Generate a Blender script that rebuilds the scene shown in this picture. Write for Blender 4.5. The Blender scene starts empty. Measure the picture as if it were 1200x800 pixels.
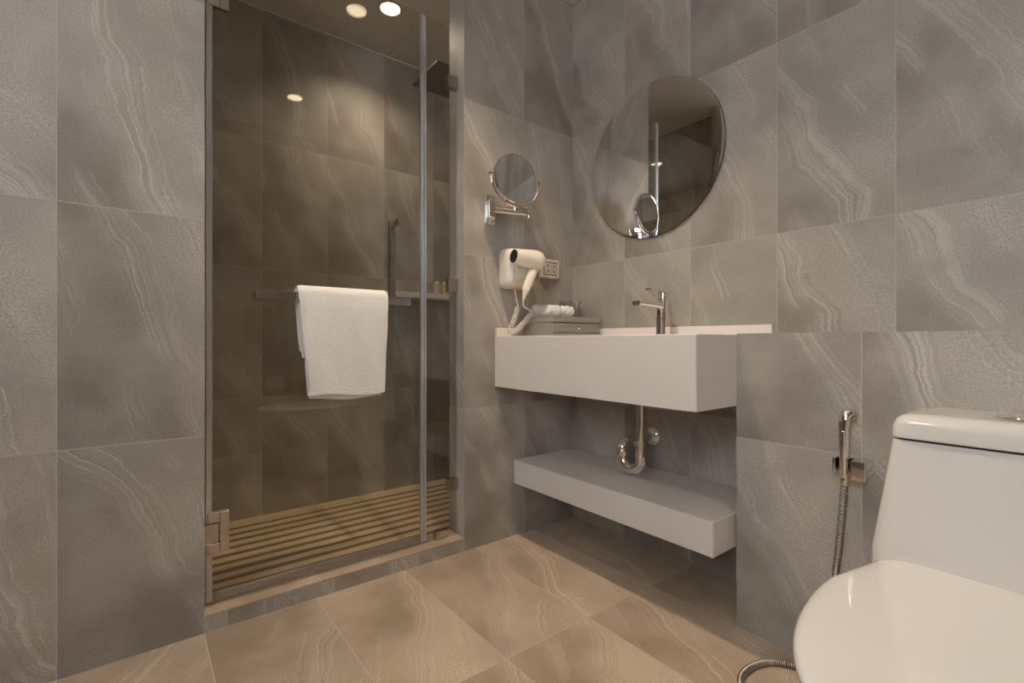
import bpy, bmesh, math, random
from mathutils import Vector, Matrix, noise as mnoise

random.seed(7)
S = bpy.context.scene
C = S.collection
PI = math.pi

# ------------------------------------------------------------------ camera, world, exposure
cam_d = bpy.data.cameras.new('camera')
cam = bpy.data.objects.new('camera', cam_d)
C.objects.link(cam)
cam.location = (0, 0, 0.815)
cam.rotation_euler = (PI / 2, 0, math.radians(52.1))
cam_d.sensor_width = 36
cam_d.lens = 563 / 1200 * 36
cam_d.shift_y = -1.2 / 1200
cam_d.clip_start = 0.02
S.camera = cam

W = bpy.data.worlds.new('world')
S.world = W
W.use_nodes = True
W.node_tree.nodes['Background'].inputs[0].default_value = (0.85, 0.92, 1.0, 1)
W.node_tree.nodes['Background'].inputs[1].default_value = 0.1

S.view_settings.view_transform = 'Standard'
S.view_settings.look = 'None'
S.view_settings.exposure = 0.10
S.view_settings.gamma = 1.0
S.view_settings.use_curve_mapping = False
try:
    S.cycles.use_denoising = True
    S.cycles.max_bounces = 14
    S.cycles.transparent_max_bounces = 16
    S.cycles.sample_clamp_indirect = 6
    S.cycles.caustics_reflective = True
    S.cycles.blur_glossy = 0.6
except Exception:
    pass

SPOT_VANITY = 72
SPOT_TOILET = 12
SPOT_SHOWER = 20
SPOT_ENTRY_FILL = 17
WINDOW_FILL_W = 32
WARM = (1.0, 0.80, 0.58)
SOFT = (1.0, 0.84, 0.64)
NEUTRAL = (1.0, 0.97, 0.94)

# room dimensions (metres)
X1 = -1.580      # tiled wall with the shower opening
Y2 = 1.585       # tiled mirror wall
XR = 0.60        # wall behind the toilet's far side
YR = -1.30       # rear wall
ZC = 2.365       # ceiling
XB = -2.490      # back wall of the shower
WT = 0.110       # thickness of the wall with the opening
Y0, Y9 = 0.146, 0.995   # shower opening
XG = -1.635      # glass plane


# ------------------------------------------------------------------ materials
def srgb(r, g, b):
    f = lambda c: (c / 255 / 12.92) if c / 255 <= 0.04045 else ((c / 255 + 0.055) / 1.055) ** 2.4
    return (f(r), f(g), f(b), 1)


def newmat(name):
    m = bpy.data.materials.new(name)
    m.use_nodes = True
    nt = m.node_tree
    b = nt.nodes['Principled BSDF']
    return m, nt, b


class N:
    """small node helper"""
    def __init__(s, nt):
        s.nt = nt

    def node(s, t, **kw):
        n = s.nt.nodes.new(t)
        for k, v in kw.items():
            setattr(n, k, v)
        return n

    def put(s, sock, v):
        if hasattr(v, 'is_output') or isinstance(v, bpy.types.NodeSocket):
            s.nt.links.new(v, sock)
        else:
            sock.default_value = v

    def m(s, op, a, b=0.0, c=0.0, clamp=False):
        n = s.node('ShaderNodeMath', operation=op, use_clamp=clamp)
        s.put(n.inputs[0], a); s.put(n.inputs[1], b); s.put(n.inputs[2], c)
        return n.outputs[0]

    def xyz(s, x, y, z):
        n = s.node('ShaderNodeCombineXYZ')
        s.put(n.inputs[0], x); s.put(n.inputs[1], y); s.put(n.inputs[2], z)
        return n.outputs[0]

    def noise(s, vec, scale, detail=2.0, rough=0.5, dist=0.0):
        n = s.node('ShaderNodeTexNoise')
        s.put(n.inputs['Vector'], vec)
        n.inputs['Scale'].default_value = scale
        n.inputs['Detail'].default_value = detail
        n.inputs['Roughness'].default_value = rough
        n.inputs['Distortion'].default_value = dist
        return n.outputs[0]

    def smooth(s, v, lo, hi, a=0.0, b=1.0):
        n = s.node('ShaderNodeMapRange', interpolation_type='SMOOTHSTEP')
        s.put(n.inputs['Value'], v)
        n.inputs['From Min'].default_value = lo
        n.inputs['From Max'].default_value = hi
        n.inputs['To Min'].default_value = a
        n.inputs['To Max'].default_value = b
        return n.outputs[0]

    def mix(s, f, a, b, mode='MIX'):
        n = s.node('ShaderNodeMix', data_type='RGBA', blend_type=mode)
        s.put(n.inputs[0], f); s.put(n.inputs[6], a); s.put(n.inputs[7], b)
        return n.outputs[2]


def stone_tile(name, base, light, dark, grout, tw=0.3, th=0.6, stagger=0.0, rough=0.42, seed=0.0, gw=0.0011):
    """veined sandstone-look porcelain tile; UV is in metres"""
    m, nt, bs = newmat(name)
    n = N(nt)
    uv = n.node('ShaderNodeUVMap').outputs[0]
    sp = n.node('ShaderNodeSeparateXYZ')
    nt.links.new(uv, sp.inputs[0])
    u, v = sp.outputs[0], sp.outputs[1]
    row = n.m('FLOOR', n.m('DIVIDE', u, tw))
    v2 = n.m('ADD', v, n.m('MULTIPLY', n.m('FLOORED_MODULO', row, 2.0), stagger))
    col = n.m('FLOOR', n.m('DIVIDE', v2, th))
    a = n.m('SUBTRACT', u, n.m('MULTIPLY', row, tw))
    b = n.m('SUBTRACT', v2, n.m('MULTIPLY', col, th))
    wn = n.node('ShaderNodeTexWhiteNoise', noise_dimensions='3D')
    nt.links.new(n.xyz(n.m('ADD', row, 0.5), n.m('ADD', col, 0.5), seed + 0.5), wn.inputs['Vector'])
    ws = n.node('ShaderNodeSeparateColor')
    nt.links.new(wn.outputs['Color'], ws.inputs[0])
    r1, r2, r3 = ws.outputs[0], ws.outputs[1], ws.outputs[2]
    off = n.m('MULTIPLY', r2, 37.0)
    p = n.xyz(n.m('ADD', a, off), n.m('ADD', b, n.m('MULTIPLY', r3, 29.0)), seed)
    w1 = n.m('SUBTRACT', n.noise(p, 3.2, 1.0), 0.5)
    w2 = n.m('SUBTRACT', n.noise(p, 13.0, 3.0, 0.55), 0.5)
    w3 = n.m('SUBTRACT', n.noise(p, 48.0, 2.0, 0.6), 0.5)
    # distance across the vein band (bands lean from upper left to lower right)
    k = n.m('ADD', 0.28, n.m('MULTIPLY', r2, 0.34))
    d = n.m('ADD', n.m('SUBTRACT', a, n.m('ADD', 0.05, n.m('MULTIPLY', r1, 0.2))),
            n.m('MULTIPLY', n.m('SUBTRACT', b, 0.3), k))
    d = n.m('ADD', d, n.m('MULTIPLY', w1, 0.20))
    d = n.m('ADD', d, n.m('MULTIPLY', w2, 0.034))
    d = n.m('ADD', d, n.m('MULTIPLY', w3, 0.007))
    # fine layers that run along the band
    lay = n.noise(n.xyz(n.m('MULTIPLY', d, 190.0), n.m('MULTIPLY', b, 1.4), off), 1.0, 3.0, 0.65)
    layl = n.smooth(lay, 0.47, 0.70)
    layd = n.smooth(lay, 0.50, 0.30)
    ad = n.m('ABSOLUTE', d)
    wob = n.noise(p, 7.0, 1.0)
    band = n.m('MULTIPLY', n.smooth(ad, 0.070, 0.010), n.smooth(wob, 0.22, 0.46))
    d2 = n.m('ABSOLUTE', n.m('SUBTRACT', d, 0.145))
    band2 = n.m('MULTIPLY', n.smooth(d2, 0.045, 0.0), n.smooth(wob, 0.62, 0.40))
    d3 = n.m('ABSOLUTE', n.m('ADD', d, 0.150))
    band3 = n.m('MULTIPLY', n.smooth(d3, 0.05, 0.0), n.smooth(n.noise(p, 5.0, 1.0), 0.45, 0.62))
    bands = n.m('MAXIMUM', band, n.m('MULTIPLY', n.m('MAXIMUM', band2, band3), 0.8))
    # crisp single contour line beside the band
    dl = n.m('ABSOLUTE', n.m('SUBTRACT', n.m('ADD', d, n.m('MULTIPLY', w2, 0.05)), 0.035))
    line = n.m('MULTIPLY', n.smooth(dl, 0.0022, 0.0004), n.smooth(n.noise(p, 6.0, 0.0), 0.42, 0.6))
    # clouds and grain
    cloud = n.noise(p, 4.0, 3.0, 0.5)
    side = n.smooth(d, -0.10, 0.10)
    gr = n.noise(p, 340.0, 2.0, 0.8)
    gr2 = n.noise(p, 190.0, 2.0, 0.75)
    coarse = n.m('MULTIPLY', n.smooth(d2, 0.12, 0.02), n.smooth(cloud, 0.40, 0.60))
    c = n.mix(n.smooth(cloud, 0.30, 0.72), dark, base)
    c = n.mix(n.m('MULTIPLY', side, 0.25), c, light)
    c = n.mix(n.m('MULTIPLY', n.m('MULTIPLY', bands, layl), 0.62), c, light)
    c = n.mix(n.m('MULTIPLY', n.m('MULTIPLY', bands, layd), 0.80), c, dark)
    c = n.mix(n.m('MULTIPLY', bands, 0.16), c, light)
    c = n.mix(n.m('MULTIPLY', line, 0.45), c, light)
    g = n.m('ADD', n.m('MULTIPLY', n.m('SUBTRACT', gr, 0.5), 1.30),
            n.m('MULTIPLY', n.m('SUBTRACT', gr2, 0.5), n.m('ADD', 0.34, n.m('MULTIPLY', coarse, 0.9))))
    tone = n.m('ADD', 0.87, n.m('MULTIPLY', r3, 0.22))
    mul = n.m('MULTIPLY', tone, n.m('ADD', 1.0, g))
    vm = n.node('ShaderNodeVectorMath', operation='SCALE')
    nt.links.new(c, vm.inputs[0])
    nt.links.new(mul, vm.inputs['Scale'])
    # grout
    ea = n.m('MINIMUM', a, n.m('SUBTRACT', tw, a))
    eb = n.m('MINIMUM', b, n.m('SUBTRACT', th, b))
    e = n.m('MINIMUM', ea, eb)
    gm = n.smooth(e, gw * 0.7, gw * 1.3, 1.0, 0.0)
    cf = n.mix(gm, vm.outputs[0], grout)
    nt.links.new(cf, bs.inputs['Base Color'])
    nt.links.new(n.m('ADD', rough, n.m('MULTIPLY', gm, 0.3)), bs.inputs['Roughness'])
    bs.inputs['Specular IOR Level'].default_value = 0.4
    bmp = n.node('ShaderNodeBump')
    bmp.inputs['Strength'].default_value = 0.12
    bmp.inputs['Distance'].default_value = 0.002
    hh = n.m('SUBTRACT', n.m('ADD', n.m('MULTIPLY', gr, 0.35), n.m('MULTIPLY', n.m('MULTIPLY', bands, lay), 0.5)),
             n.m('MULTIPLY', gm, 0.8))
    nt.links.new(hh, bmp.inputs['Height'])
    nt.links.new(bmp.outputs[0], bs.inputs['Normal'])
    return m


def plain(name, col, rough=0.5, metal=0.0, spec=0.5, coat=0.0, var=0.0, vscale=8.0, bump=0.0, bscale=200.0):
    m, nt, bs = newmat(name)
    n = N(nt)
    tc = n.node('ShaderNodeTexCoord').outputs['Object']
    if var > 0:
        f = n.noise(tc, vscale, 3.0)
        lo = tuple(c * (1 - var) for c in col[:3]) + (1,)
        hi = tuple(min(1, c * (1 + var)) for c in col[:3]) + (1,)
        nt.links.new(n.mix(n.smooth(f, 0.3, 0.7), lo, hi), bs.inputs['Base Color'])
    else:
        bs.inputs['Base Color'].default_value = col
    bs.inputs['Roughness'].default_value = rough
    bs.inputs['Metallic'].default_value = metal
    bs.inputs['Specular IOR Level'].default_value = spec
    bs.inputs['Coat Weight'].default_value = coat
    bs.inputs['Coat Roughness'].default_value = 0.04
    if bump > 0:
        b = n.node('ShaderNodeBump')
        b.inputs['Strength'].default_value = bump
        b.inputs['Distance'].default_value = 0.001
        nt.links.new(n.noise(tc, bscale, 2.0), b.inputs['Height'])
        nt.links.new(b.outputs[0], bs.inputs['Normal'])
    return m


def glass_sheet(name, tint, f0=0.055, rough=0.0):
    m = bpy.data.materials.new(name)
    m.use_nodes = True
    nt = m.node_tree
    n = N(nt)
    nt.nodes.remove(nt.nodes['Principled BSDF'])
    out = nt.nodes['Material Output']
    tr = n.node('ShaderNodeBsdfTransparent')
    tr.inputs[0].default_value = tint
    gl = n.node('ShaderNodeBsdfGlossy')
    gl.inputs['Roughness'].default_value = rough
    gl.inputs[0].default_value = (0.95, 0.98, 0.97, 1)
    lw = n.node('ShaderNodeLayerWeight')
    lw.inputs['Blend'].default_value = 0.5
    f = n.m('ADD', f0, n.m('MULTIPLY', n.m('POWER', lw.outputs['Facing'], 4.0), 1 - f0))
    mx = n.node('ShaderNodeMixShader')
    nt.links.new(f, mx.inputs[0])
    nt.links.new(tr.outputs[0], mx.inputs[1])
    nt.links.new(gl.outputs[0], mx.inputs[2])
    nt.links.new(mx.outputs[0], out.inputs[0])
    return m


def emit(name, col, strength):
    m, nt, bs = newmat(name)
    bs.inputs['Base Color'].default_value = col
    bs.inputs['Emission Color'].default_value = col
    bs.inputs['Emission Strength'].default_value = strength
    return m


def wood_mat(name, c0, c1, axis='Y', rough=0.5):
    m, nt, bs = newmat(name)
    n = N(nt)
    tc = n.node('ShaderNodeTexCoord').outputs['Object']
    mp = n.node('ShaderNodeMapping')
    nt.links.new(tc, mp.inputs[0])
    sc = {'X': (2, 40, 40), 'Y': (40, 2, 40), 'Z': (40, 40, 2)}[axis]
    mp.inputs['Scale'].default_value = sc
    f = n.noise(mp.outputs[0], 1.0, 4.0, 0.6)
    nt.links.new(n.mix(n.smooth(f, 0.3, 0.7), c0, c1), bs.inputs['Base Color'])
    bs.inputs['Roughness'].default_value = rough
    return m


WALL_BASE = srgb(166, 157, 147)
M_wall = stone_tile('stone_wall_tile', WALL_BASE, srgb(206, 198, 187), srgb(135, 126, 116), srgb(182, 174, 163), seed=3.0)
M_floor = stone_tile('stone_floor_tile', srgb(184, 164, 142), srgb(218, 200, 178), srgb(152, 133, 112), srgb(200, 182, 160),
                     stagger=0.0, rough=0.36, seed=11.0)
M_ceil = plain('ceiling_paint', srgb(214, 207, 197), 0.7, var=0.03)
M_white = plain('solid_surface_white', srgb(238, 231, 225), 0.30, var=0.012, vscale=3.0)
M_ceramic = plain('white_ceramic', srgb(236, 231, 224), 0.10, coat=0.6, var=0.01, vscale=3.0)
M_seat = plain('cream_seat_plastic', srgb(236, 232, 228), 0.08, coat=0.5, var=0.01, vscale=3.0)
M_chrome = plain('polished_chrome', srgb(240, 238, 236), 0.06, metal=1.0)
M_steel = plain('brushed_steel', srgb(200, 192, 183), 0.20, metal=1.0, var=0.06, vscale=30.0)
M_alu = plain('satin_aluminium', srgb(206, 210, 216), 0.30, metal=0.75, var=0.03, vscale=20.0)
M_gun = plain('dark_plated_metal', srgb(112, 104, 94), 0.4, metal=0.9, var=0.05)
M_dark = plain('dark_rubber_and_shade', srgb(30, 27, 24), 0.6, var=0.1)  # rubber, plus painted shade in the socket groove and tank lid gap
M_mirror = plain('mirror_silver', (0.86, 0.87, 0.86, 1), 0.0, metal=1.0)
M_mirror_edge = plain('mirror_edge', srgb(70, 70, 66), 0.2, metal=0.8)
M_glass = glass_sheet('shower_glass', (0.955, 0.955, 0.935, 1), 0.045)
M_tumbler = glass_sheet('tumbler_glass', (0.93, 0.94, 0.93, 1), 0.06)
M_seal = plain('seal_strip', srgb(128, 118, 108), 0.35, spec=0.4, var=0.05)
M_deck = wood_mat('pale_deck_wood', srgb(196, 172, 132), srgb(218, 196, 156), 'Y', 0.5)
M_deck_dark = wood_mat('deck_base_and_gap_shade', srgb(112, 88, 60), srgb(130, 104, 74), 'Y', 0.6)  # deck base, and the shade painted between the slats
M_door = wood_mat('door_wood', srgb(120, 100, 74), srgb(142, 120, 92), 'Z', 0.45)
M_plastic = plain('ivory_plastic', srgb(242, 234, 218), 0.28, var=0.015, coat=0.2)
M_socket = plain('pale_grey_plastic', srgb(214, 206, 194), 0.4, var=0.02)
M_socket_in = plain('socket_insert_plastic', srgb(196, 188, 176), 0.4, var=0.02)
M_black = plain('black_grille', srgb(16, 15, 14), 0.4, var=0.1)
M_boxwood = wood_mat('grey_lacquered_wood', srgb(136, 129, 120), srgb(148, 141, 132), 'Y', 0.4)
M_yellow = plain('yellow_bottle_plastic', srgb(196, 170, 24), 0.35, var=0.04)
M_clearbottle = plain('pale_bottle_plastic', srgb(186, 178, 164), 0.3, var=0.04)
M_shelf_stone = plain('pale_shelf_stone', srgb(230, 224, 212), 0.3, var=0.05)
M_paper = plain('tissue_paper', srgb(236, 232, 226), 0.9, var=0.02, bump=0.3)
M_lens = emit('lamp_lens', (1.0, 0.76, 0.50, 1), 9.0)
M_pane = emit('glowing_fill_pane', (0.85, 0.93, 1.0, 1), 2.5)  # glow of the added window, out of view
M_trimring = plain('lamp_trim', srgb(190, 180, 165), 0.4, metal=0.3, var=0.03)


def towel_mat():
    m, nt, bs = newmat('white_terry_cotton')
    n = N(nt)
    tc = n.node('ShaderNodeTexCoord').outputs['Object']
    mp = n.node('ShaderNodeMapping')
    nt.links.new(tc, mp.inputs[0])
    mp.inputs['Scale'].default_value = (1, 0.35, 1.6)
    f = n.noise(mp.outputs[0], 170.0, 3.0, 0.6)
    nt.links.new(n.mix(f, srgb(224, 221, 216), srgb(246, 244, 240)), bs.inputs['Base Color'])
    bs.inputs['Roughness'].default_value = 0.95
    bs.inputs['Sheen Weight'].default_value = 0.25
    b = n.node('ShaderNodeBump')
    b.inputs['Strength'].default_value = 0.5
    b.inputs['Distance'].default_value = 0.003
    nt.links.new(f, b.inputs['Height'])
    nt.links.new(b.outputs[0], bs.inputs['Normal'])
    return m


def braid_mat():
    m, nt, bs = newmat('braided_steel_hose')
    n = N(nt)
    uv = n.node('ShaderNodeUVMap').outputs[0]
    sp = n.node('ShaderNodeSeparateXYZ')
    nt.links.new(uv, sp.inputs[0])
    s = n.m('SINE', n.m('MULTIPLY', sp.outputs[1], 2 * PI / 0.0052))
    f = n.smooth(s, -0.7, 0.5)
    nt.links.new(n.mix(f, srgb(70, 64, 58), srgb(214, 208, 200)), bs.inputs['Base Color'])
    bs.inputs['Metallic'].default_value = 0.85
    bs.inputs['Roughness'].default_value = 0.28
    b = n.node('ShaderNodeBump')
    b.inputs['Strength'].default_value = 0.6
    b.inputs['Distance'].default_value = 0.001
    nt.links.new(s, b.inputs['Height'])
    nt.links.new(b.outputs[0], bs.inputs['Normal'])
    return m


M_towel = towel_mat()
M_braid = braid_mat()


# ------------------------------------------------------------------ geometry helpers
def world_of(o):
    v = Vector((0, 0, 0))
    while o is not None:
        v += o.location
        o = o.parent
    return v


def uv_metres(bm, u0=(0, 0, 0), shift=(0, 0)):
    uvl = bm.loops.layers.uv.verify()
    for f in bm.faces:
        nn = f.normal
        ax = max(range(3), key=lambda i: abs(nn[i]))
        for l in f.loops:
            x, y, z = (l.vert.co[i] - u0[i] for i in range(3))
            uvv = {0: (y, z), 1: (x, z), 2: (y, x)}[ax]
            l[uvl].uv = (uvv[0] + shift[0], uvv[1] + shift[1])


def obj(name, bm, mat, parent=None, smooth=35.0, label=None, sharp=True, uv=None):
    """link bm (world coordinates) as ONE mesh object"""
    bmesh.ops.recalc_face_normals(bm, faces=bm.faces[:])
    bm.normal_update()
    if uv is not None:
        uv_metres(bm, *uv)
    me = bpy.data.meshes.new(name)
    o = bpy.data.objects.new(name, me)
    C.objects.link(o)
    if parent is not None:
        o.parent = parent
        bmesh.ops.translate(bm, verts=bm.verts[:], vec=-world_of(parent))
    else:
        xs = [v.co for v in bm.verts]
        base = Vector(((min(c.x for c in xs) + max(c.x for c in xs)) / 2,
                       (min(c.y for c in xs) + max(c.y for c in xs)) / 2, min(c.z for c in xs)))
        bmesh.ops.translate(bm, verts=bm.verts[:], vec=-base)
        o.location = base
    bm.to_mesh(me)
    bm.free()
    me.materials.append(mat)
    if smooth:
        for p in me.polygons:
            p.use_smooth = True
        me.set_sharp_from_angle(angle=math.radians(smooth))
        wn = o.modifiers.new('weighted_normal', 'WEIGHTED_NORMAL')
        wn.keep_sharp = True
    if label:
        o['label'] = label
    return o


def thing(name, loc, label, cat, group=None):
    o = bpy.data.objects.new(name, None)
    o.empty_display_size = 0.05
    C.objects.link(o)
    o.location = loc
    o['label'] = label
    o['category'] = cat
    if group:
        o['group'] = group
    return o


def tag(o, label, cat, group=None):
    o['label'] = label
    o['category'] = cat
    if group:
        o['group'] = group
    return o


def struct(o):
    o['kind'] = 'structure'
    return o


def BM():
    return bmesh.new()


def box(bm, x0, x1, y0, y1, z0, z1, bev=0.0, seg=3):
    r = bmesh.ops.create_cube(bm, size=1)
    vs = r['verts']
    for v in vs:
        v.co = Vector((x0 + (v.co.x + .5) * (x1 - x0), y0 + (v.co.y + .5) * (y1 - y0), z0 + (v.co.z + .5) * (z1 - z0)))
    if bev > 0:
        es = list({e for v in vs for e in v.link_edges})
        bmesh.ops.bevel(bm, geom=es, offset=bev, segments=seg, affect='EDGES', profile=0.5)
    return bm


def loft(bm, rings, cap0=True, cap1=True, closed=True):
    """rings: lists of points with equal counts"""
    vr = [[bm.verts.new(p) for p in r] for r in rings]
    nn = len(rings[0])
    for i in range(len(vr) - 1):
        for j in range(nn if closed else nn - 1):
            k = (j + 1) % nn
            bm.faces.new((vr[i][j], vr[i][k], vr[i + 1][k], vr[i + 1][j]))
    if cap0:
        bm.faces.new(vr[0][::-1])
    if cap1:
        bm.faces.new(vr[-1])
    return bm


def frame_of(t):
    t = t.normalized()
    up = Vector((0, 0, 1)) if abs(t.z) < 0.9 else Vector((1, 0, 0))
    a = t.cross(up).normalized()
    return a, t.cross(a).normalized()


def smooth_path(pts, sub=8):
    """Catmull-Rom"""
    P = [Vector(p) for p in pts]
    if len(P) < 3:
        return P
    out = []
    for i in range(len(P) - 1):
        p0 = P[i - 1] if i else P[0] * 2 - P[1]
        p1, p2 = P[i], P[i + 1]
        p3 = P[i + 2] if i + 2 < len(P) else P[-1] * 2 - P[-2]
        for k in range(sub):
            t = k / sub
            out.append(0.5 * ((2 * p1) + (p2 - p0) * t + (2 * p0 - 5 * p1 + 4 * p2 - p3) * t * t
                              + (3 * p1 - p0 - 3 * p2 + p3) * t ** 3))
    out.append(P[-1])
    return out


def tube(bm, pts, rad, seg=12, uv=False):
    """sweep with parallel transport; rad is a number or a list"""
    P = [Vector(p) for p in pts]
    rs = rad if isinstance(rad, (list, tuple)) else [rad] * len(P)
    a = None
    rings = []
    L = 0.0
    lens = []
    for i, p in enumerate(P):
        t = (P[min(i + 1, len(P) - 1)] - P[max(i - 1, 0)]).normalized()
        if a is None:
            a, b = frame_of(t)
        else:
            a = (a - t * a.dot(t)).normalized()
            b = t.cross(a)
        if i:
            L += (p - P[i - 1]).length
        lens.append(L)
        rings.append([p + (a * math.cos(2 * PI * j / seg) + b * math.sin(2 * PI * j / seg)) * rs[i] for j in range(seg)])
    vr = [[bm.verts.new(q) for q in r] for r in rings]
    uvl = bm.loops.layers.uv.verify() if uv else None
    for i in range(len(vr) - 1):
        for j in range(seg):
            k = (j + 1) % seg
            f = bm.faces.new((vr[i][j], vr[i][k], vr[i + 1][k], vr[i + 1][j]))
            if uv:
                for l, (uu, ll) in zip(f.loops, ((j, i), (j + 1, i), (j + 1, i + 1), (j, i + 1))):
                    l[uvl].uv = (uu / seg, lens[ll])
    bm.faces.new(vr[0][::-1])
    bm.faces.new(vr[-1])
    return bm


def lathe(bm, org, axis, prof, seg=32, a=None):
    """prof: (radius, distance along axis)"""
    axis = Vector(axis).normalized()
    a_, b_ = frame_of(axis)
    org = Vector(org)
    rings = [[org + axis * h + (a_ * math.cos(2 * PI * j / seg) + b_ * math.sin(2 * PI * j / seg)) * max(r, 1e-5)
              for j in range(seg)] for r, h in prof]
    return loft(bm, rings)


def rrect(w, h, r, n=6):
    """rounded rectangle outline centred at 0"""
    pts = []
    for cx, cy, a0 in ((w / 2 - r, h / 2 - r, 0), (-w / 2 + r, h / 2 - r, 90), (-w / 2 + r, -h / 2 + r, 180), (w / 2 - r, -h / 2 + r, 270)):
        for i in range(n + 1):
            t = math.radians(a0 + 90 * i / n)
            pts.append((cx + r * math.cos(t), cy + r * math.sin(t)))
    return pts


# ------------------------------------------------------------------ the room
def wallbox(name, boxes, uv, mat=None):
    bm = BM()
    for b in boxes:
        box(bm, *b)
    return struct(obj(name, bm, mat or M_wall, uv=uv, smooth=0))


# floor: tiles 300 wide along y, 600 along x
wallbox('floor', [(X1 - 0.0, XR, YR, Y2, -0.06, 0.0)], ((-0.98, 0.145, 0), (0, 0)), M_floor)
# wall with the shower opening: two runs of the same wall (left and right of the opening)
bm = BM()
box(bm, X1 - WT, X1, YR - 0.1, Y0, -0.06, ZC)
struct(obj('wall_left', bm, M_wall, uv=((X1, 0.146, 0.55), (6.0, 6.0)), smooth=0))
bm = BM()
box(bm, X1 - WT, X1, Y9, Y2, -0.06, ZC)
struct(obj('wall_left_pier', bm, M_wall, uv=((X1, 0.995, 0.55), (12.0, 3.0)), smooth=0))
# mirror wall
wallbox('wall_back', [(XB - 0.1, XR + 0.1, Y2, Y2 + 0.1, -0.06, ZC)], ((X1, Y2, 0.55), (18.0, 6.0)))
wallbox('wall_shower', [(XB - 0.1, XB, 0.02, Y2, -0.06, ZC)], ((XB, 0.456, 0.55), (24.0, 9.0)))
wallbox('wall_shower_side', [(XB - 0.1, X1 - WT, -0.08, 0.02, -0.06, ZC)], ((XB, 0.2, 0.55), (30.0, 9.0)))
wallbox('wall_right', [(XR, XR + 0.1, YR - 0.1, Y2, -0.06, ZC)], ((XR, 0.0, 0.55), (36.0, 9.0)))
# wall opposite the mirror wall, with an unseen window added for fill
WX0, WX1, WZ0, WZ1 = 0.13, 0.57, 1.25, 2.28
wallbox('wall_rear', [(X1, WX0, YR - 0.1, YR, -0.06, ZC), (WX1, XR, YR - 0.1, YR, -0.06, ZC),
                      (WX0, WX1, YR - 0.1, YR, -0.06, WZ0), (WX0, WX1, YR - 0.1, YR, WZ1, ZC)], ((0, YR, 0.55), (54.0, 9.0)))
bm = BM()
for b in ((WX0, WX1, WZ0, WZ0 + .035), (WX0, WX1, WZ1 - .035, WZ1), (WX0, WX0 + .035, WZ0 + .035, WZ1 - .035), (WX1 - .035, WX1, WZ0 + .035, WZ1 - .035)):
    box(bm, b[0], b[1], YR - .07, YR - .02, b[2], b[3])
win = struct(obj('fill_window_1', bm, M_alu, smooth=0))
bm = BM()
box(bm, WX0 + .02, WX1 - .02, YR - .058, YR - .050, WZ0 + .02, WZ1 - .02)
obj('fill_window_pane', bm, M_pane, win, smooth=0)
ld = bpy.data.lights.new('window_fill_light', 'AREA')  # area lamp of the added window, fill for the mirror wall
ld.shape = 'RECTANGLE'
ld.size, ld.size_y = WX1 - WX0 - .07, WZ1 - WZ0 - .07
ld.energy = WINDOW_FILL_W
ld.color = (0.97, 0.98, 1.0)
lo = bpy.data.objects.new('window_fill_light', ld)
C.objects.link(lo)
lo.location = ((WX0 + WX1) / 2, YR - .018, (WZ0 + WZ1) / 2)
lo.rotation_euler = (PI / 2, 0, PI)
# entry door in the rear wall
DX0, DX1 = -0.80, 0.02
bm = BM()
box(bm, DX0, DX1, YR - .002, YR + .018, 0.0, 2.05, 0.002, 1)
d1 = struct(obj('door_1', bm, M_door, smooth=0))
bm = BM()
for b in ((DX0 - .06, DX0, 0, 2.11), (DX1, DX1 + .06, 0, 2.11), (DX0, DX1, 2.05, 2.11)):
    box(bm, b[0], b[1], YR - .002, YR + .030, b[2], b[3])
obj('door_frame', bm, M_door, d1, smooth=0)
bm = BM()
tube(bm, smooth_path([(DX0 + .07, YR + .018, 1.0), (DX0 + .07, YR + .055, 1.0), (DX0 + .08, YR + .065, 1.0), (DX0 + .19, YR + .065, 1.0)], 5), 0.009)
obj('door_handle', bm, M_steel, d1)
bm = BM()
box(bm, XB, XB + .006, 0.02, Y2, ZC - .006, ZC)
struct(obj('trim_3', bm, M_white, smooth=0))

# ceiling in two panels with a shadow gap over the shower
bm = BM()
box(bm, XB - .1, XR + .1, YR - .1, 1.074, ZC, ZC + .05)
box(bm, XB - .1, XR + .1, 1.078, Y2 + .1, ZC, ZC + .05)
box(bm, XB - .1, XR + .1, 1.07, 1.082, ZC + .03, ZC + .06)
struct(obj('ceiling', bm, M_ceil, smooth=0))

# half-height tiled ledge beside the vanity
bm = BM()
box(bm, -0.688, XR, 1.348, Y2, 0.0, 0.835)
struct(obj('wall_half_height', bm, M_wall, uv=((-0.688, 1.348, 0.54), (42.0, 12.0)), smooth=0))
# shower kerb: front riser of wall tile, top of floor tile
bm = BM()
box(bm, X1 - .012, X1, Y0, Y9, 0.0, 0.046)
box(bm, X1 - WT, X1 - .012, Y0, Y9, -0.06, 0.046)
struct(obj('trim_1', bm, M_wall, uv=((X1, 0.2, 0.55), (48.0, 6.0)), smooth=0))
bm = BM()
box(bm, X1 - WT - .004, X1, Y0, Y9, 0.046, 0.050)
struct(obj('trim_2', bm, M_floor, uv=((X1 - 0.35, 0.16, 0), (3.0, 3.0)), smooth=0))
bm = BM()
box(bm, XB, X1 - WT, 0.02, Y2, -0.09, -0.060)
struct(obj('floor_shower', bm, M_floor, uv=((0, 0, 0), (9.0, 3.0)), smooth=0))

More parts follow.
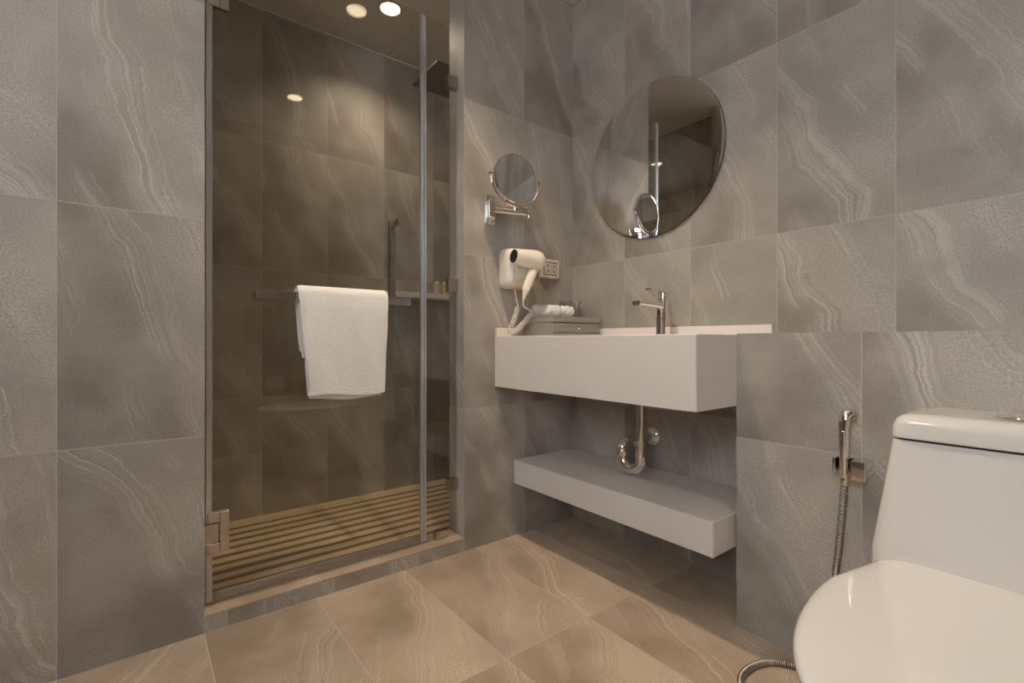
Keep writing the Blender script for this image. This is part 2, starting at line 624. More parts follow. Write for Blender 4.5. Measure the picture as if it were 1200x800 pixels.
# ------------------------------------------------------------------ ceiling spotlights
def downlight(x, y, energy, label, ang=98, col=WARM, blend=1.0):
    t = thing('recessed_downlight', (x, y, ZC - .004), label, 'ceiling light', None)
    bm = BM()
    lathe(bm, (x, y, ZC), (0, 0, -1), [(.056, 0), (.056, .003), (.050, .006), (.045, .004), (.0445, .0), (.02, 0)], 40)
    obj('trim_ring', bm, M_trimring, t)
    bm = BM()
    lathe(bm, (x, y, ZC), (0, 0, -1), [(.0435, .0005), (.0435, .002), (.03, .0032), (.001, .0036)], 32)
    obj('lens', bm, M_lens, t)
    l = bpy.data.lights.new('downlight_lamp', 'SPOT')
    l.energy = energy
    l.color = col
    l.spot_size = math.radians(ang)
    l.spot_blend = blend
    l.shadow_soft_size = 0.016
    lo = bpy.data.objects.new('downlight_lamp', l)
    C.objects.link(lo)
    lo.parent = t
    lo.location = (0, 0, -0.014)
    return t


downlight(-1.04, 0.81, SPOT_VANITY, 'recessed ceiling spotlight in front of the vanity, mirrored at the top of the glass door')
downlight(0.0, 0.79, SPOT_TOILET, 'recessed ceiling spotlight above the toilet, mirrored midway up the glass door')
downlight(-0.72, -0.45, SPOT_ENTRY_FILL, 'unseen ceiling spotlight added to brighten the upper left tiled wall', 150, NEUTRAL, 1.0)  # unseen lamp added to lift the left wall
downlight(-2.12, 0.93, SPOT_SHOWER, 'brightest round spotlight recessed in the ceiling inside the shower', 135, SOFT, 1.0)

# ------------------------------------------------------------------ vanity basin
bm = BM()
SX0, SX1, SY0, SY1, SZ0, SZ1 = X1, -0.688, 1.140, Y2, 0.629, 0.832
out0 = [(SX0, SY0), (SX1, SY0), (SX1, SY1), (SX0, SY1)]
box(bm, SX0, SX1, SY0, SY1, SZ0, SZ1 - .055, 0.0)
# rim slab built as frame round the bowl: front lip, right lip, left deck, back deck
bx0, bx1, by0, by1 = -1.26, -0.72, 1.165, 1.46
zt = SZ1
box(bm, SX0, SX1, SY0, by0, SZ1 - .055, zt)
box(bm, SX0, bx0, by0, SY1, SZ1 - .055, zt)
box(bm, bx1, SX1, by0, SY1, SZ1 - .055, zt)
box(bm, bx0, bx1, by1, SY1, SZ1 - .055, zt)
bmesh.ops.remove_doubles(bm, verts=bm.verts[:], dist=1e-5)
v = thing('wash_basin', (SX0 + .44, SY1, SZ0), 'long white rectangular wall-hung wash basin under the round mirror', 'sink')
bm.free()


def basin_body():
    bm = BM()
    e = 0.004
    # outer shell rings bottom -> top lip -> inner bowl
    def rect(x0, x1, y0, y1, z, r=0.004):
        return [(x + (x0 + x1) / 2, y + (y0 + y1) / 2, z) for x, y in rrect(x1 - x0, y1 - y0, r, 4)]
    rings = [rect(SX0, SX1, SY0, SY1, SZ0 + .0, .004),
             rect(SX0, SX1, SY0, SY1, SZ1 - .004, .004),
             rect(SX0 + .001, SX1 - .001, SY0 + .001, SY1 - .001, SZ1 - .001, .004),
             rect(SX0 + .004, SX1 - .004, SY0 + .004, SY1 - .004, SZ1, .004),
             rect(bx0 - .006, bx1 + .006, by0 - .006, by1 + .006, SZ1, .02),
             rect(bx0, bx1, by0, by1, SZ1 - .006, .02),
             rect(bx0 + .03, bx1 - .03, by0 + .02, by1 - .03, SZ1 - .11, .03),
             rect(bx0 + .08, bx1 - .08, by0 + .06, by1 - .07, SZ1 - .125, .03)]
    return loft(bm, rings)


obj('basin_body', basin_body(), M_white, v)
bm = BM()
box(bm, SX0 + .016, SX1, SY1 - .016, SY1, SZ1 - .002, 0.866, .002, 2)
obj('back_upstand', bm, M_white, v)
bm = BM()
box(bm, SX0, SX0 + .016, SY0, SY1, SZ1 - .002, 0.866, .002, 2)
obj('side_upstand', bm, M_white, v)
bm = BM()
lathe(bm, (-1.052, 1.35, SZ1 - .126), (0, 0, 1), [(.032, 0), (.032, .003), (.02, .005), (.001, .005)], 24)
obj('drain', bm, M_chrome, v)

# lower shelf
bm = BM()
box(bm, X1, -0.697, 1.239, Y2, 0.219, 0.319, .004, 3)
tag(obj('vanity_shelf', bm, M_white), 'thick white floating shelf below the wash basin', 'shelf')


# ------------------------------------------------------------------ faucet
def faucet():
    x, y, z = -1.040, 1.505, SZ1
    t = thing('basin_faucet', (x, y, z), 'chrome single-lever mixer tap at the back of the white basin', 'faucet')
    bm = BM()
    w = .019
    def rr(cx, cy, zz, a, b, r):
        return [(cx + p, cy + q, zz) for p, q in rrect(a, b, r, 4)]
    lathe(bm, (x, y, z), (0, 0, 1), [(.026, 0), (.026, .004), (.022, .006)], 28)
    loft(bm, [rr(x, y, z + .004, .040, .044, .010), rr(x, y, z + .088, .039, .043, .010), rr(x, y, z + .108, .042, .047, .012),
              rr(x, y, z + .124, .038, .044, .014), rr(x, y, z + .128, .030, .036, .012)])
    obj('faucet_body', bm, M_chrome, t)
    bm = BM()
    rings = []
    for s in range(9):
        f = s / 8
        yy = y - .005 - f * .150
        zz = z + .110 + .006 * f - .004 * f * f
        ww = .036 - .002 * f
        hh = .026 - .013 * f
        rings.append([(x + p, yy, zz + q) for p, q in rrect(ww, hh, hh * .35, 3)])
    loft(bm, rings)
    obj('spout', bm, M_chrome, t)
    bm = BM()
    lathe(bm, (x, y - .138, z + .108), (0, 0, -1), [(.011, -.002), (.012, .004), (.011, .007), (.002, .007)], 20)
    obj('aerator', bm, M_chrome, t)
    bm = BM()
    lathe(bm, (x, y, z + .126), (0, 0, 1), [(.014, 0), (.014, .006), (.0175, .007), (.0175, .016), (.0165, .0175), (.0165, .0195), (.0185, .021),
                                            (.0185, .030), (.017, .0325), (.001, .0325)], 28)
    obj('cartridge_collar', bm, M_chrome, t)
    bm = BM()
    rings = []
    for s in range(9):
        f = s / 8
        yy = y + .018 - f * .105
        zz = z + .1575 + .006 * f
        ww = .036 - .012 * f
        hh = .010 - .005 * f
        rings.append([(x + p, yy, zz + q) for p, q in rrect(ww, hh, hh * .4, 3)])
    loft(bm, rings)
    obj('lever', bm, M_chrome, t)


faucet()


# ------------------------------------------------------------------ waste trap under the basin
def trap():
    t = thing('sink_drain_trap', (-1.06, 1.406, SZ0), 'chrome U-bend waste trap hanging under the basin above the white shelf', 'pipe')
    y = 1.406
    xr, xl, zb = -1.063, -1.146, .394
    bm = BM()
    tube(bm, [(xr, y, SZ0), (xr, y, .44)], .0165, 20)
    obj('tailpiece', bm, M_chrome, t)
    bm = BM()
    pts = [(xr, y, .452), (xr, y, zb)]
    cx, r = (xr + xl) / 2, (xr - xl) / 2
    for i in range(1, 16):
        a = PI * i / 16
        pts.append((cx + r * math.cos(a), y, zb - r * math.sin(a)))
    pts += [(xl, y, zb), (xl, y, .41)]
    tube(bm, pts, .0185, 20)
    obj('u_bend', bm, M_chrome, t)
    for (px, pz) in ((xr, .452), (xl, .405)):
        bm = BM()
        lathe(bm, (px, y, pz - .009), (0, 0, 1), [(.019, 0), (.0245, .001), (.0245, .016), (.019, .018)], 24)
        obj('slip_nut', bm, M_chrome, t)
    bm = BM()
    lathe(bm, (xr, y, .405), (0, 0, 1), [(.0185, 0), (.0215, .001), (.0215, .005), (.0185, .006)], 24)
    obj('joint_ring', bm, M_chrome, t)
    bm = BM()
    tube(bm, smooth_path([(xl, y, .408), (xl, y, .422), (xl, y + .012, .438), (xl, y + .03, .442), (xl, y + .06, .442), (xl, Y2, .442)], 6), .0165, 20)
    obj('wall_pipe', bm, M_chrome, t)
    bm = BM()
    lathe(bm, (xl, Y2, .442), (0, -1, 0), [(.036, 0), (.036, .003), (.030, .010), (.018, .014), (.0165, .014)], 32)
    obj('wall_flange', bm, M_chrome, t)


trap()


# ------------------------------------------------------------------ round mirror
def mirror():
    cx, cz, r = -1.1455, 1.519, .3015
    t = thing('round_wall_mirror', (cx, Y2, cz), 'large round frameless mirror on the tiled wall above the basin', 'mirror')
    bm = BM()
    lathe(bm, (cx, Y2 - .002, cz), (0, -1, 0), [(r - .03, 0), (r - .004, .001), (r, .002), (r, .0070), (r - .001, .0075)], 128)
    obj('backing', bm, M_mirror_edge, t)
    bm = BM()
    lathe(bm, (cx, Y2 - .0096, cz), (0, -1, 0), [(r - .0005, 0), (r - .0005, .0006), (r - .022, .0011), (.0005, .0011)], 128)
    obj('mirror_glass', bm, M_mirror, t, smooth=2.0)


mirror()


# ------------------------------------------------------------------ magnifying mirror on the pier
def shaving_mirror():
    t = thing('magnifying_mirror', (X1, 1.108, 1.336), 'small round chrome magnifying mirror on a folding wall arm', 'mirror')
    bm = BM()
    box(bm, X1, X1 + .016, 1.084, 1.132, 1.277, 1.395, .004, 3)
    box(bm, X1 + .016, X1 + .030, 1.092, 1.124, 1.300, 1.372, .004, 3)
    wb = obj('wall_bracket', bm, M_chrome, t)
    for zz in (1.288, 1.384):
        bm = BM()
        lathe(bm, (X1 + .016, 1.108, zz), (1, 0, 0), [(.006, -.001), (.006, .002), (.003, .0035), (.0005, .0035)], 16)
        obj('screw_cap', bm, M_chrome, wb)
    zt_, zb_ = 1.345, 1.324
    jx, jy = X1 + .080, 1.255
    bm = BM()
    for zz in (1.343, 1.327):
        tube(bm, [(X1 + .034, 1.118, zz), (jx, jy, zz)], .0052, 12)
    obj('outer_arm', bm, M_chrome, t)
    bm = BM()
    lathe(bm, (jx, jy, 1.312), (0, 0, 1), [(.006, 0), (.008, .002), (.008, .044), (.006, .046)], 18)
    obj('arm_joint', bm, M_chrome, t)
    cx, cy, cz = X1 + .112, 1.158, 1.4435
    bm = BM()
    for zz in (1.343, 1.327):
        tube(bm, [(jx, jy, zz), (cx, cy, zz)], .0052, 12)
    obj('inner_arm', bm, M_chrome, t)
    nrm = Vector((1, -.10, .03)).normalized()
    R = .0985
    bm = BM()
    tube(bm, [(cx, cy, 1.318), (cx, cy, cz - R - .008)], .0075, 16)
    obj('stem', bm, M_chrome, t)
    up = Vector((0, 0, 1))
    side = up.cross(nrm).normalized()
    up2 = nrm.cross(side)
    c = Vector((cx, cy, cz))
    bm = BM()
    Rr = R + .009
    pts = [c + side * (Rr * math.cos(a)) + up2 * (Rr * math.sin(a)) for a in [PI + PI * i / 36 for i in range(37)]]
    tube(bm, pts, .0045, 12)
    obj('yoke', bm, M_chrome, t)
    for s in (-1, 1):
        bm = BM()
        lathe(bm, c + side * (s * (R - .004)), side * s, [(.005, 0), (.005, .012), (.009, .013), (.009, .021), (.006, .024), (.0005, .024)], 18)
        obj('pivot_knob', bm, M_chrome, t)
    bm = BM()
    lathe(bm, c - nrm * .010, nrm, [(R - .012, -.001), (R - .003, 0), (R, .004), (R, .016), (R - .003, .020), (R - .006, .0195), (R - .006, .017), (R - .02, .017)], 64)
    fr = obj('mirror_frame', bm, M_chrome, t)
    bm = BM()
    lathe(bm, c + nrm * .0075, nrm, [(R - .007, 0), (R - .007, .0012), (.0005, .0012)], 64)
    obj('mirror_glass', bm, M_mirror, fr)


shaving_mirror()


# ------------------------------------------------------------------ hair dryer, its wall holder, socket
def coil(path, rc, rw, turns, seg=10, wseg=7):
    P = smooth_path(path, 10)
    L = [0.0]
    for i in range(1, len(P)):
        L.append(L[-1] + (P[i] - P[i - 1]).length)
    n = turns * seg
    pts = []
    a = None
    for s in range(n + 1):
        f = s / n * L[-1]
        i = 0
        while i < len(L) - 2 and L[i + 1] < f:
            i += 1
        q = (f - L[i]) / max(L[i + 1] - L[i], 1e-9)
        p = P[i].lerp(P[i + 1], q)
        tg = (P[i + 1] - P[i]).normalized()
        if a is None:
            a, b = frame_of(tg)
        a = (a - tg * a.dot(tg)).normalized()
        b = tg.cross(a)
        th = 2 * PI * s / seg
        k = min(1, s / seg, (n - s) / seg)
        pts.append(p + (a * math.cos(th) + b * math.sin(th)) * rc * k)
    bm = BM()
    tube(bm, pts, rw, wseg)
    return bm


def hair_dryer():
    t = thing('hair_dryer_holder', (X1, 1.23, 1.03), 'ivory plastic wall box that the hair dryer hangs in, left of the socket', 'hair dryer holder')
    bm = BM()
    cy, cz = 1.232, 1.107
    def ring(x, w, h, r, dz=0, dy=0):
        return [(x, cy + dy + p, cz + dz + q) for p, q in rrect(w, h, r, 6)]
    loft(bm, [ring(X1, .136, .158, .02), ring(X1 + .008, .142, .164, .024), ring(X1 + .045, .140, .162, .028), ring(X1 + .066, .132, .154, .030),
              ring(X1 + .078, .116, .136, .028), ring(X1 + .083, .09, .11, .02)])
    hb = obj('holder_body', bm, M_plastic, t)
    bm = BM()
    loft(bm, [[(X1 + .079, 1.203 + p, 1.100 + q) for p, q in ((-.032, .045), (.05, .045), (.05, -.045), (-.012, -.045))],
              [(X1 + .089, 1.203 + p, 1.100 + q) for p, q in ((-.026, .039), (.046, .039), (.046, -.040), (-.008, -.040))]])
    obj('front_panel', bm, M_plastic, hb)
    for yy in (1.196, 1.209):
        bm = BM()
        lathe(bm, (X1 + .088, yy, 1.105), (1, 0, 0), [(.0035, 0), (.0035, .0015), (.002, .002), (.0003, .002)], 12)
        obj('button', bm, M_socket_in, hb)
    # dryer
    xx = -1.478
    d = thing('hair_dryer', (xx, 1.22, 1.13), 'ivory hair dryer with a spiral cord hanging in its wall holder', 'hair dryer')
    bm = BM()
    ax = Vector((0.10, 1, -.10)).normalized()
    o = Vector((xx, 1.160, 1.145))
    lathe(bm, o, ax, [(.027, 0), (.030, .001), (.031, .01), (.035, .045), (.039, .070), (.042, .09), (.0425, .104), (.039, .120), (.030, .131), (.016, .1365), (.0005, .138)], 36)
    br = obj('barrel', bm, M_plastic, d)
    bm = BM()
    lathe(bm, o - ax * .003, ax, [(.0005, 0), (.026, .0005), (.0265, .004), (.02, .005)], 28)
    obj('air_grille', bm, M_black, br, label='black air grille')
    bm = BM()
    h0 = Vector((xx + .012, 1.258, 1.115))
    h1 = Vector((xx + .022, 1.200, 1.008))
    pts = [h0.lerp(h1, i / 8) for i in range(9)]
    tube(bm, pts, [.020, .0205, .0205, .0195, .0185, .0175, .017, .0165, .0135], 20)
    obj('handle', bm, M_plastic, d)
    bm = BM()
    h2 = h1 + Vector((.002, -.012, -.034))
    tube(bm, [h1, h1.lerp(h2, .4), h1.lerp(h2, .45), h1.lerp(h2, .8), h2], [.0125, .010, .0085, .0065, .0045], 14)
    obj('strain_relief', bm, M_plastic, d)
    bm = BM()
    q0 = h2
    q1 = Vector((-1.480, 1.252, .925))
    tube(bm, smooth_path([q0, q0 + Vector((-.005, .006, -.025)), q1.lerp(q0, .35) + Vector((0, .0, -.004)), q1], 8), .0032, 10)
    obj('cord', bm, M_plastic, d)
    low = Vector((-1.520, 1.186, .8445))
    obj('spiral_cord', coil([q1, q1.lerp(low, .5) + Vector((.0, .004, -.004)), low], .0105, .0023, 15), M_plastic, d)
    # second length back up into the holder
    r0 = Vector((-1.530, 1.207, 1.028))
    r1 = Vector((-1.522, 1.216, .955))
    bm = BM()
    tube(bm, smooth_path([r0, r0 + Vector((0.002, .001, -.03)), r1], 8), .0032, 10)
    obj('cord', bm, M_plastic, d)
    low2 = Vector((-1.535, 1.176, .8445))
    obj('spiral_cord', coil([r1, r1.lerp(low2, .5) + Vector((.0, .004, 0)), low2], .0095, .0023, 13), M_plastic, d)


hair_dryer()


def socket():
    t = thing('shaver_socket', (X1, 1.428, 1.09), 'pale grey covered wall socket box right of the hair dryer', 'socket')
    bm = BM()
    cy, cz = 1.428, 1.129
    def ring(x, w, h, r):
        return [(x, cy + p, cz + q) for p, q in rrect(w, h, r, 5)]
    loft(bm, [ring(X1, .106, .082, .008), ring(X1 + .018, .106, .082, .010), ring(X1 + .023, .100, .076, .010), ring(X1 + .024, .088, .066, .006),
              ring(X1 + .020, .084, .062, .004)])
    sb = obj('socket_box', bm, M_socket, t)
    bm = BM()
    loft(bm, [ring(X1 + .019, .079, .056, .003), ring(X1 + .021, .079, .056, .003)])
    obj('groove_shade', bm, M_dark, sb, label='dark sheet for the groove shade')  # dark sheet stands in for shade in the cover groove
    bm = BM()
    loft(bm, [ring(X1 + .020, .074, .051, .003), ring(X1 + .024, .072, .049, .003)])
    ins = obj('socket_insert', bm, M_socket_in, t)
    for yy, zz in ((-.018, .012), (.018, .012), (-.018, -.012), (.018, -.012)):
        bm = BM()
        lathe(bm, (X1 + .023, cy + yy, cz + zz), (1, 0, 0), [(.0038, 0), (.0038, .0014), (.0003, .0016)], 12)
        obj('pin_hole', bm, M_dark, ins)
    bm = BM()
    box(bm, X1 + .018, X1 + .030, cy - .014, cy + .014, 1.086, 1.095, .002, 2)
    obj('latch', bm, M_socket, t)


socket()


# ------------------------------------------------------------------ things on the basin deck
def amenity_box():
    x0, x1, y0, y1, z0, z1 = -1.555, -1.373, 1.270, 1.540, SZ1, .909
    t = thing('amenity_box', ((x0 + x1) / 2, (y0 + y1) / 2, z0), 'grey lacquered wooden amenity box with a small drawer on the basin', 'box')
    bm = BM()
    box(bm, x0, x1 - .010, y0, y1, z0, z1 - .024, .0015, 2)
    box(bm, x0 - .001, x1, y0 - .001, y1 + .001, z1 - .022, z1, .002, 2)
    box(bm, x0 + .004, x1 - .014, y0 + .004, y1 - .004, z1 - .026, z1 - .02)
    box(bm, x1 - .012, x1 - .001, y0, y1, z0, z0 + .012, .001, 1)
    obj('box_body', bm, M_boxwood, t)
    bm = BM()
    box(bm, x1 - .010, x1 - .001, y0 + .002, y1 - .002, z0 + .0145, z1 - .0245, .0015, 2)
    dr = obj('drawer', bm, M_boxwood, t)
    bm = BM()
    lathe(bm, (x1 - .0015, (y0 + y1) / 2 - .002, z0 + .034), (1, 0, 0), [(.003, 0), (.003, .006), (.006, .009), (.006, .012), (.003, .014), (.0003, .014)], 16)
    obj('knob', bm, M_chrome, dr)


amenity_box()


def roll(name, c0, c1, r, label, crumple, group=None):
    c0, c1 = Vector(c0), Vector(c1)
    ax = (c1 - c0)
    L = ax.length
    ax.normalize()
    a, b = frame_of(ax)
    rings = []
    n = 44
    for s in range(25):
        f = s / 24
        e = min(f, 1 - f) * L
        k = 1.0 if e > .012 else 0.80 + .2 * math.sqrt(max(0, 1 - (1 - e / .012) ** 2))
        ring = []
        for j in range(n):
            th = 2 * PI * j / n
            rr = r * k * (1 + .03 * math.sin(th * 2 + .7) + .5 * crumple * mnoise.noise(Vector((f * 7, math.cos(th) * 1.6, math.sin(th) * 1.6)))
                          + .25 * crumple * math.sin(th * 5 + f * 14))
            ring.append(c0 + ax * (f * L) + (a * math.cos(th) + b * math.sin(th)) * rr)
        rings.append(ring)
    bm = BM()
    loft(bm, rings)
    zmin = min(v.co.z for v in bm.verts)
    bmesh.ops.translate(bm, verts=bm.verts[:], vec=(0, 0, .9095 - zmin))
    t = thing(name, (c0.x, c0.y, .9095), label, 'towel', group)
    dz = .9095 - zmin
    obj('terry_roll', bm, M_towel, t, smooth=60)
    # spiral end faces
    for cc, sgn in ((c0, -1), (c1, 1)):
        bm = BM()
        pts = []
        for i in range(70):
            th = i / 69 * 2 * PI * 2.6
            rr = r * (.10 + .68 * i / 69)
            pts.append(cc + ax * (sgn * .0015) + (a * math.cos(th) + b * math.sin(th)) * rr + Vector((0, 0, dz)))
        tube(bm, pts, .0030, 6)
        obj('rolled_edge', bm, M_towel, t, smooth=60)


roll('rolled_towel', (-1.527, 1.300, .94), (-1.489, 1.412, .94), .0280, 'smooth white rolled towel lying on the left of the grey box', .06)
roll('rolled_towel', (-1.487, 1.412, .94), (-1.477, 1.475, .94), .0250, 'crumpled white rolled face cloth on the right of the grey box lid', .26)


def tumbler(x, y, label):
    z = .9095
    bm = BM()
    lathe(bm, (x, y, z), (0, 0, 1), [(.020, 0), (.024, .001), (.0255, .077), (.0262, .078), (.0252, .078), (.0232, .006), (.001, .006)], 32)
    t = thing('glass_tumbler', (x, y, z), label, 'glass')
    obj('glass_wall', bm, M_tumbler, t)
    bm = BM()
    pts = [(x + .0258 * math.cos(2 * PI * i / 40), y + .0258 * math.sin(2 * PI * i / 40), z + .078) for i in range(41)]
    tube(bm, pts, .0011, 8)
    obj('rim', bm, M_chrome, t)


tumbler(-1.524, 1.482, 'clear glass tumbler behind the white rolls on the grey box, nearer the hair dryer')
tumbler(-1.487, 1.5115, 'clear glass tumbler at the corner end of the white rolls on the grey box')


# ------------------------------------------------------------------ shower door
def shower_door():
    t = thing('shower_door', (XG, 0.16, .056), 'clear hinged glass shower door with a steel towel bar', 'shower door')
    zb, zt = .082, 2.040
    bm = BM()
    box(bm, XG - .004, XG + .004, .170, .838, zb, zt)
    obj('glass_panel', bm, M_glass, t, smooth=0)
    bm = BM()
    box(bm, XG - .007, XG + .007, .1535, .1695, .060, zt, .0015, 2)
    obj('hinge_side_seal', bm, M_alu, t)
    bm = BM()
    box(bm, XG - .008, XG + .008, .836, .8475, .060, zt, .002, 2)
    obj('magnetic_seal', bm, M_alu, t)
    bm = BM()
    box(bm, XG - .007, XG + .007, .1695, .836, .064, .083, .002, 2)
    obj('bottom_seal', bm, M_seal, t)
    for zc in (.257, 1.842):
        bm = BM()
        h = .060
        # C-shaped clamp plates both sides of the glass
        for xs in ((XG + .004, XG + .012), (XG - .012, XG - .004)):
            box(bm, xs[0], xs[1], .188, .212, zc - h, zc + h, .001, 1)
            box(bm, xs[0], xs[1], .158, .188, zc + .030, zc + h, .001, 1)
            box(bm, xs[0], xs[1], .158, .188, zc - h, zc - .030, .001, 1)
        hg = obj('hinge', bm, M_steel, t)
        bm = BM()
        box(bm, XG - .008, XG + .011, Y0, .1845, zc - .0285, zc + .0285, .0015, 2)
        obj('hinge_knuckle', bm, M_steel, hg)
    # towel bar outside
    xb = -1.575
    bm = BM()
    box(bm, xb - .0125, xb + .0125, .272, .763, .938, .963, .0015, 2)
    tb = obj('towel_bar', bm, M_steel, t)
    for yy in (.2845, .748):
        bm = BM()
        box(bm, XG + .004, xb - .0125, yy - .011, yy + .011, .9395, .9615, .001, 1)
        obj('standoff', bm, M_steel, tb)
    # pull handle inside
    xi = -1.693
    bm = BM()
    box(bm, xi - .0115, xi + .0115, .737, .760, .940, 1.258, .0015, 2)
    ph = obj('pull_handle', bm, M_steel, t)
    for zz in (.951, 1.244):
        bm = BM()
        box(bm, xi + .0115, XG - .004, .7385, .7585, zz - .010, zz + .010, .001, 1)
        obj('handle_post', bm, M_steel, ph)
    bm = BM()
    box(bm, XG + .004, XG + .026, .737, .760, 1.232, 1.256, .0015, 2)
    obj('handle_cap', bm, M_steel, ph)


shower_door()


def fixed_panel():
    t = thing('shower_glass_panel', (XG, .92, .05), 'narrow fixed glass panel between the shower door and the tiled pier', 'glass panel')
    bm = BM()
    box(bm, XG - .004, XG + .004, .857, .9935, .052, 2.040)
    obj('glass_panel', bm, M_glass, t, smooth=0)
    bm = BM()
    box(bm, XG - .008, XG + .008, .849, .8585, .060, 2.038, .002, 2)
    obj('edge_seal', bm, M_alu, t)
    for y0, y1, z0, z1 in ((.950, Y9, 1.800, 1.852), (.950, Y9, 1.005, 1.057), (.950, Y9, .228, .276)):
        bm = BM()
        box(bm, XG - .014, XG + .014, y0, y1, z0, z1, .0015, 2)
        obj('glass_clamp', bm, M_steel, t)
    bm = BM()
    box(bm, XG - .014, XG + .012, .896, .948, .050, .084, .0015, 2)
    obj('glass_clamp', bm, M_steel, t)


fixed_panel()


# ------------------------------------------------------------------ towel on the bar
def hanging_towel():
    ny = 28
    xb, zb = -1.575, .951
    def side_y(f, z):
        # edges: wide at the bar, a little narrower at the hem
        k = max(0, min(1, (.965 - z) / .33))
        ya = .385 + .026 * k
        yb_ = .672 - .016 * k
        return ya + (yb_ - ya) * f
    def build(prof, thick, ya_shift=0.0, yscale=1.0, wav=.004, seedv=0.0):
        """prof: polyline in (x, z); offset both sides for thickness"""
        P = prof
        outer, inner = [], []
        for i, (x, z) in enumerate(P):
            a = P[max(i - 1, 0)]
            b = P[min(i + 1, len(P) - 1)]
            tx, tz = b[0] - a[0], b[1] - a[1]
            l = math.hypot(tx, tz)
            nx, nz = -tz / l, tx / l
            outer.append((x + nx * thick / 2, z + nz * thick / 2))
            inner.append((x - nx * thick / 2, z - nz * thick / 2))
        loop = outer + inner[::-1]
        rings = []
        for s in range(ny + 1):
            f = s / ny
            e = min(f, 1 - f) * .28
            k = 1 if e > thick / 2 else math.sqrt(max(.05, 1 - (1 - e / (thick / 2)) ** 2))
            ring = []
            for i, (x, z) in enumerate(loop):
                j = i if i < len(P) else 2 * len(P) - 1 - i
                mx, mz = P[j]
                xx, zz = mx + (x - mx) * k, mz + (z - mz) * k
                drop = max(0, .93 - zz)
                w = wav * drop / .3 * math.sin(f * 9 + seedv) + .004 * mnoise.noise(Vector((f * 4, zz * 7, seedv)))
                y = side_y(ya_shift + yscale * f, zz) + .0025 * mnoise.noise(Vector((zz * 16, f * 2, seedv + 3)))
                ring.append((xx + w * (1 if mx > xb else .3), y, zz + (.004 * math.sin(f * 7 + seedv) if drop > .25 else 0) - .006 * f * min(1, drop * 4)))
            rings.append(ring)
        bm = BM()
        return loft(bm, rings)
    def arc(r, x_off=0):
        return [(xb + r * math.cos(a), zb + .004 + r * math.sin(a)) for a in [PI * i / 12 for i in range(13)]]
    t = thing('bath_towel', (xb, .53, .63), 'white bath towel folded over the steel bar of the shower door', 'towel')
    th = .011
    r1 = .0200 + .006
    front = [(xb + r1 + .004, .645 + (.951 - .645) * i / 14) for i in range(14)]
    back = [(xb - r1, .951 - .17 * i / 8) for i in range(1, 9)]
    obj('outer_fold', build(front + arc(r1) + back, th), M_towel, t, smooth=60)
    r2 = .0145
    front2 = [(xb + r2 + .0035, .632 + (.951 - .632) * i / 14) for i in range(14)]
    back2 = [(xb - r2, .951 - .19 * i / 8) for i in range(1, 9)]
    obj('inner_fold', build(front2 + arc(r2) + back2, .009, .015, .97, .006, 1.4), M_towel, t, smooth=60)
    # woven hem band near the bottom edge
    for s in range(2):
        bm = BM()
        zz = .654 + s * .010
        pts = []
        for i in range(25):
            f = .02 + .96 * i / 24
            drop = .93 - zz
            w = .004 * drop / .3 * math.sin(f * 9) + .004 * mnoise.noise(Vector((f * 4, zz * 7, 0)))
            pts.append((xb + r1 + .004 + th / 2 + w - .0006, side_y(f, zz), zz - .006 * f + .004 * math.sin(f * 7)))
        tube(bm, pts, .0012, 6)
        obj('hem_stitching', bm, M_towel, t)


hanging_towel()


# ------------------------------------------------------------------ inside the shower
def deck():
    bm = BM()
    t = thing('shower_deck', (-2.09, .8, -.06), 'slatted pale wooden duckboard covering the shower floor', 'duckboard')
    xs = X1 - WT - .012
    p = .0700
    i = 0
    while xs - .037 > XB + .085:
        box(bm, xs - .037, xs, .03, Y2 - .01, -.020, 0.0, .0015, 1)
        xs -= p
        i += 1
    obj('slat', bm, M_deck, t, smooth=0)
    bm = BM()
    box(bm, XB + .002, xs - .0, .03, Y2 - .01, -.02, 0.0, .0015, 1)
    obj('border_board', bm, M_deck, t, smooth=0)
    bm = BM()
    box(bm, XB + .004, X1 - WT - .006, .032, Y2 - .012, -.0600, -.0205)
    x = X1 - WT - .012 - .037
    while x - .033 > XB + .08:
        box(bm, x - .0325, x - .0005, .032, Y2 - .012, -.0206, -.0035)  # added dark strips stand in for the shade between slats
        x -= p
    obj('base_and_gap_shade', bm, M_deck_dark, t, smooth=0)


deck()

bm = BM()
pts = [(XB, .985), (XB + .115, .985), (XB + .12, .99), (XB + .12, Y2), (XB, Y2)]
loft(bm, [[(x, y, 1.046) for x, y in pts], [(x, y, 1.076) for x, y in pts]])
es = [e for e in bm.edges]
bmesh.ops.bevel(bm, geom=es, offset=.003, segments=2, affect='EDGES')
tag(obj('shower_shelf', bm, M_shelf_stone), 'pale stone ledge shelf on the back wall of the shower', 'shelf')


def bottle(x, y, m, label, h, r):
    t = thing('toiletry_bottle', (x, y, 1.076), label, 'bottle')
    bm = BM()
    lathe(bm, (x, y, 1.076), (0, 0, 1), [(r - .002, 0), (r, .002), (r, h * .86), (r - .003, h * .90), (r * .5, h * .93), (r * .5, h * .94)], 24)
    obj('bottle_body', bm, m, t)
    bm = BM()
    lathe(bm, (x, y, 1.076 + h * .935), (0, 0, 1), [(r * .62, 0), (r * .62, h * .12), (r * .5, h * .135), (.0005, h * .135)], 20)
    obj('cap', bm, M_plastic, t)


bottle(-2.405, 1.335, M_clearbottle, 'pale translucent toiletry bottle on the shower shelf left of the yellow one', .068, .018)
bottle(-2.400, 1.383, M_yellow, 'small yellow toiletry bottle on the shower shelf', .066, .0165)


